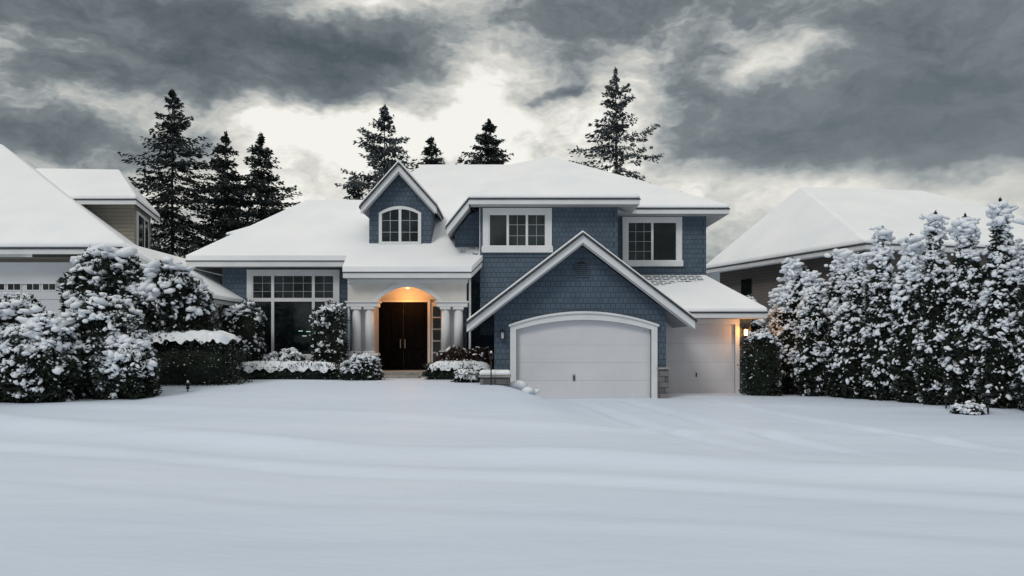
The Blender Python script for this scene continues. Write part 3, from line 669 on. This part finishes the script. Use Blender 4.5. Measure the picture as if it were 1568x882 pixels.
conifer('conifer_tree',8.0,60,22.5,.42,4.0,8,mats=G,snow=.2,dens=1.15,gap=.45,lean=-.2)
conifer('conifer_tree',-23.6,66,15.4,.55,4.2,9,snow=.03,dens=1.4)
parts=[]
for k in range(46):
    x=-46+k*2.1+rng.normal(0,.6)
    if -27<x<-14: h=10.5+rng.uniform(-1,2)
    else: h=rng.uniform(5,7.5)
    c=(x,70+rng.uniform(0,8),h/2); P,Nn=blob_pts(900,c,(2.3,2.3,h/2),2.2,.55,-1)
    V,F=leaves(P,Nn+rng.normal(0,.6,P.shape),rng.uniform(.4,1.0,len(P)),rng.uniform(.2,.5,len(P))); parts.append((V,F,0,False))
    V,F=core(c,(2.3,2.3,h/2),2.2,.55,.85); parts.append((V,F,0,True))
combine('distant_trees',parts,['needle'])

def bare_tree(name,x,y,h,seed,spread=.5,depth=6):
    rr=random.Random(seed); segs=[]
    def grow(p,d,L,rad,k):
        q=p+d*L; segs.append((p,q,rad,rad*.72))
        if k==0: return
        for _ in range(3):
            nd=(d+Vector((rr.gauss(0,spread),rr.gauss(0,spread),rr.gauss(.1,spread*.6)))).normalized()
            grow(p+d*L*rr.uniform(.55,1.0),nd,L*rr.uniform(.62,.86),rad*.62,k-1)
    for _ in range(3):
        grow(Vector((x+rr.gauss(0,.1),y+rr.gauss(0,.1),.2)),Vector((rr.gauss(0,.25),rr.gauss(0,.25),1)).normalized(),h*.27,.075,depth-1)
    V=[];F=[];V2=[];F2=[]
    for p,q,r0,r1 in segs:
        d=(q-p).normalized(); a=d.orthogonal().normalized(); b_=d.cross(a); o=len(V)
        r0=max(r0,.012); r1=max(r1,.01)
        for c,rad in ((p,r0),(q,r1)):
            for k in range(3):
                an=2*math.pi*k/3; V.append(tuple(c+a*math.cos(an)*rad+b_*math.sin(an)*rad))
        for k in range(3): F.append((o+k,o+(k+1)%3,o+3+(k+1)%3,o+3+k))
        if abs(d.z)<.75:
            o=len(V2); s=Vector((-d.y,d.x,0)).normalized(); u=Vector((0,0,1)); w=max(r0,.014)
            for c in (p,q):
                V2+= [tuple(c+s*w+u*r0*.3),tuple(c+u*(r0+.022)),tuple(c-s*w+u*r0*.3)]
            F2+=[(o,o+1,o+4,o+3),(o+1,o+2,o+5,o+4)]
    return combine(name,[(np.array(V),np.array(F),0,True),(np.array(V2),np.array(F2),1,True)],['twig','snow_clump'])
bare_tree('bare_tree',-15.0,37,7.8,5); bare_tree('bare_tree',-13.4,34.5,6.0,8); bare_tree('bare_tree',-16.8,40,8.6,11); bare_tree('bare_tree',-12.3,31.5,4.2,14,depth=5)

# ------------------------------------------------------------ planter & garden lamps
Pn=empty('stone_planter')
box('planter_wall',-1.0,-.08,25.0,25.8,-.1,.80,'stone',Pn,.02)
box('planter_cap',-1.05,-.03,24.95,25.85,.80,.86,'concrete',Pn,.01)
box('planter_snow',-1.03,-.05,24.97,25.83,.862,1.02,'snow_roof',Pn,.07)
parts=[]
for (x,y,s) in ((.25,25.9,.26),(.5,25.6,.20),(.1,25.6,.2),(.7,25.8,.15)):
    V,F=lumps(np.array([[x,y,g(x,y)+.08]]),np.array([s]),.7); parts.append((V,F,0,True))
combine('snow_covered_rocks',parts,['snow_clump'])
def garden_lamp(x,y,h,s=1.0):
    e=empty('garden_lamp'); z=g(x,y)
    cyl('post',x,y,z-.1,z+h-.25*s,.022*s,.02*s,'black',e,10)
    cyl('collar',x,y,z+h-.25*s,z+h-.22*s,.06*s,.06*s,'black',e,12)
    cyl('glass',x,y,z+h-.22*s,z+h-.10*s,.045*s,.055*s,'glass',e,12)
    cyl('hat',x,y,z+h-.10*s,z+h-.03*s,.12*s,.03*s,'black',e,14)
    cyl('snow_hat',x,y,z+h-.05*s,z+h+.02*s,.05*s,.015*s,'snow_clump',e,14)
garden_lamp(12.55,21.0,.62,1.3); garden_lamp(12.1,22.2,.42); garden_lamp(-9.2,22.6,.30,.9); garden_lamp(-.65,24.8,1.05,1.0)
parts=[]
for (x,y,s) in ((12.1,20.9,.22),(11.9,21.2,.16),(12.3,21.3,.18)):
    parts+=shrub_parts((x,y,g(x,y)+.05),(s,s,s*.8),nleaf=300,nsnow=40,ls=.07,ss=.05,cover=.3)
combine('low_garden_shrub',parts,['leaf','snow_clump'])
# ------------------------------------------------------------ world
w=bpy.data.worlds.new('World'); scn.world=w; w.use_nodes=True; nt=w.node_tree; nt.nodes.clear()
N_=nt.nodes.new; Lk=nt.links.new
def math_(op,a,b_=None,c=None):
    n=N_('ShaderNodeMath'); n.operation=op
    for i_,v in enumerate((a,b_,c)):
        if v is None: continue
        if isinstance(v,(int,float)): n.inputs[i_].default_value=v
        else: Lk(v,n.inputs[i_])
    return n.outputs[0]
tc=N_('ShaderNodeTexCoord'); nz=N_('ShaderNodeVectorMath'); nz.operation='NORMALIZE'; Lk(tc.outputs['Generated'],nz.inputs[0])
nw=N_('ShaderNodeTexNoise'); nw.inputs['Scale'].default_value=8; nw.inputs['Detail'].default_value=4; nw.inputs['Roughness'].default_value=.62
mpw=N_('ShaderNodeMapping'); mpw.inputs['Scale'].default_value=(1,1,1.6); Lk(nz.outputs[0],mpw.inputs[0]); Lk(mpw.outputs[0],nw.inputs['Vector'])
sb=N_('ShaderNodeVectorMath'); sb.operation='SUBTRACT'; Lk(nw.outputs['Color'],sb.inputs[0]); sb.inputs[1].default_value=(.5,.5,.5)
scl=N_('ShaderNodeVectorMath'); scl.operation='MULTIPLY'; Lk(sb.outputs[0],scl.inputs[0]); scl.inputs[1].default_value=(.15,.15,.085)
av=N_('ShaderNodeVectorMath'); av.operation='ADD'; Lk(nz.outputs[0],av.inputs[0]); Lk(scl.outputs[0],av.inputs[1])
sp=N_('ShaderNodeSeparateXYZ'); Lk(av.outputs[0],sp.inputs[0])
az=math_('ARCTAN2',sp.outputs[0],sp.outputs[1]); el=math_('ARCSINE',math_('MAXIMUM',math_('MINIMUM',sp.outputs[2],.999),-.999))
def gauss(a0,e0,sa,se,amp):
    da=math_('MULTIPLY_ADD',az,1/R(sa),-a0/sa); de=math_('MULTIPLY_ADD',el,1/R(se),-e0/se)
    q=math_('MULTIPLY_ADD',da,da,math_('MULTIPLY',de,de))
    return math_('MULTIPLY',math_('POWER',.5,q),amp)
GS=[(-25,18.3,10,3.0,-.28),(-11,20,6,1.8,-.28),(-9,23.4,5,.9,.34),(-5,15.3,9,2.5,.54),(-16,14.0,7,1.5,.30),(-2.5,19.4,3.0,1.7,.50),
    (3.5,21.6,5,1.2,-.26),(2.5,17.7,2.6,.7,-.34),(8,17.5,3.5,3,.34),(18.5,18.6,2.8,1.1,.42),(28,16.5,9,4.2,-.25),(15,22,7,1.3,-.18),
    (14,13.5,5,2.2,-.16),(-12,17.4,4,.6,-.16),(-28,12.4,6,1.2,-.18),(-30,15.3,5,1.0,.24),(22,10.3,9,1.4,.32),(-3,10,16,3.4,.34),(31,8.5,7,2.0,.28),(-22,9,10,2.8,.26),(12,9.5,6,2,.16)]
acc=None
for q in GS:
    o=gauss(*q); acc=o if acc is None else math_('ADD',acc,o)
def fbm(scale,zs,det,rough,off):
    mp=N_('ShaderNodeMapping'); mp.inputs['Scale'].default_value=(1,1,zs); mp.inputs['Location'].default_value=off
    n=N_('ShaderNodeTexNoise'); n.inputs['Scale'].default_value=scale; n.inputs['Detail'].default_value=det; n.inputs['Roughness'].default_value=rough
    Lk(av.outputs[0],mp.inputs[0]); Lk(mp.outputs[0],n.inputs['Vector']); return math_('SUBTRACT',n.outputs['Fac'],.5)
f1=fbm(7.5,2.8,7,.60,(1.3,2.1,.4))
calm=math_('SUBTRACT',1.0,gauss(27,13,10,6.5,.6))
val=math_('ADD',math_('ADD',acc,.50),math_('MULTIPLY',math_('MULTIPLY',f1,1.45),calm))
spn=N_('ShaderNodeSeparateXYZ'); Lk(nz.outputs[0],spn.inputs[0])
az0=math_('ARCTAN2',spn.outputs[0],spn.outputs[1]); el0=math_('ARCSINE',spn.outputs[2])
ang=math_('ARCTAN2',math_('SUBTRACT',az0,R(-3)),math_('SUBTRACT',R(21),el0))
rn=N_('ShaderNodeTexNoise'); rn.noise_dimensions='1D'; rn.inputs['Scale'].default_value=4.5; rn.inputs['Detail'].default_value=2; Lk(ang,rn.inputs['W'])
val=math_('ADD',val,math_('MULTIPLY',math_('SUBTRACT',rn.outputs['Fac'],.5),gauss(4,12.5,20,3.6,.6)))
up=N_('ShaderNodeMapRange'); up.interpolation_type='SMOOTHSTEP'; Lk(el,up.inputs[0]); up.inputs[1].default_value=R(26); up.inputs[2].default_value=R(42); up.inputs[3].default_value=0; up.inputs[4].default_value=.33  # extra sky brightness added above the frame to light the scene
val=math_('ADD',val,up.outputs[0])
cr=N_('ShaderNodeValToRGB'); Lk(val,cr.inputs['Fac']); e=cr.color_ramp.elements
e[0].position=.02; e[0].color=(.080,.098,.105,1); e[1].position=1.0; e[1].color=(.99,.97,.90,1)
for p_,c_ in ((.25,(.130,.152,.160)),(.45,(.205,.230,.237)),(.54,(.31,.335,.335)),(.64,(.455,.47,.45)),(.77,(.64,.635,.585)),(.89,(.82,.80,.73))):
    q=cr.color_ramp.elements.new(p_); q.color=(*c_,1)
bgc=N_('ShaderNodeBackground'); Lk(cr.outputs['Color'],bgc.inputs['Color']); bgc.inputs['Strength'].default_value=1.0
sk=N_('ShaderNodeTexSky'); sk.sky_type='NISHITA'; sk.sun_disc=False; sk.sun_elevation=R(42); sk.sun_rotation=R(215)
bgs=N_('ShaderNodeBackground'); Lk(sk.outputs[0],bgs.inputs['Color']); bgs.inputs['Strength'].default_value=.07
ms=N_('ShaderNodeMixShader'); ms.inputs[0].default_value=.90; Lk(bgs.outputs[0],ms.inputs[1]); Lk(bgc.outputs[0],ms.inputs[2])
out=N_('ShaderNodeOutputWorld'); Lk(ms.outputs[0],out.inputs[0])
l=bpy.data.lights.new('sun','SUN'); l.energy=1.0; l.angle=R(18); l.color=(1,.97,.93)
so=bpy.data.objects.new('sun',l); scn.collection.objects.link(so)
d=Vector((math.sin(R(215))*math.cos(R(42)),math.cos(R(215))*math.cos(R(42)),math.sin(R(42))))
so.rotation_euler=(-d).to_track_quat('-Z','Y').to_euler()
c=bpy.data.cameras.new('camera'); c.lens=28.0; c.sensor_width=36; c.shift_y=.0568; c.clip_end=6000
co=bpy.data.objects.new('camera',c); co.location=(0,0,1.78); co.rotation_euler=(R(90),0,0); scn.collection.objects.link(co); scn.camera=co
scn.view_settings.view_transform='Standard'; scn.view_settings.look='None'; scn.view_settings.exposure=0
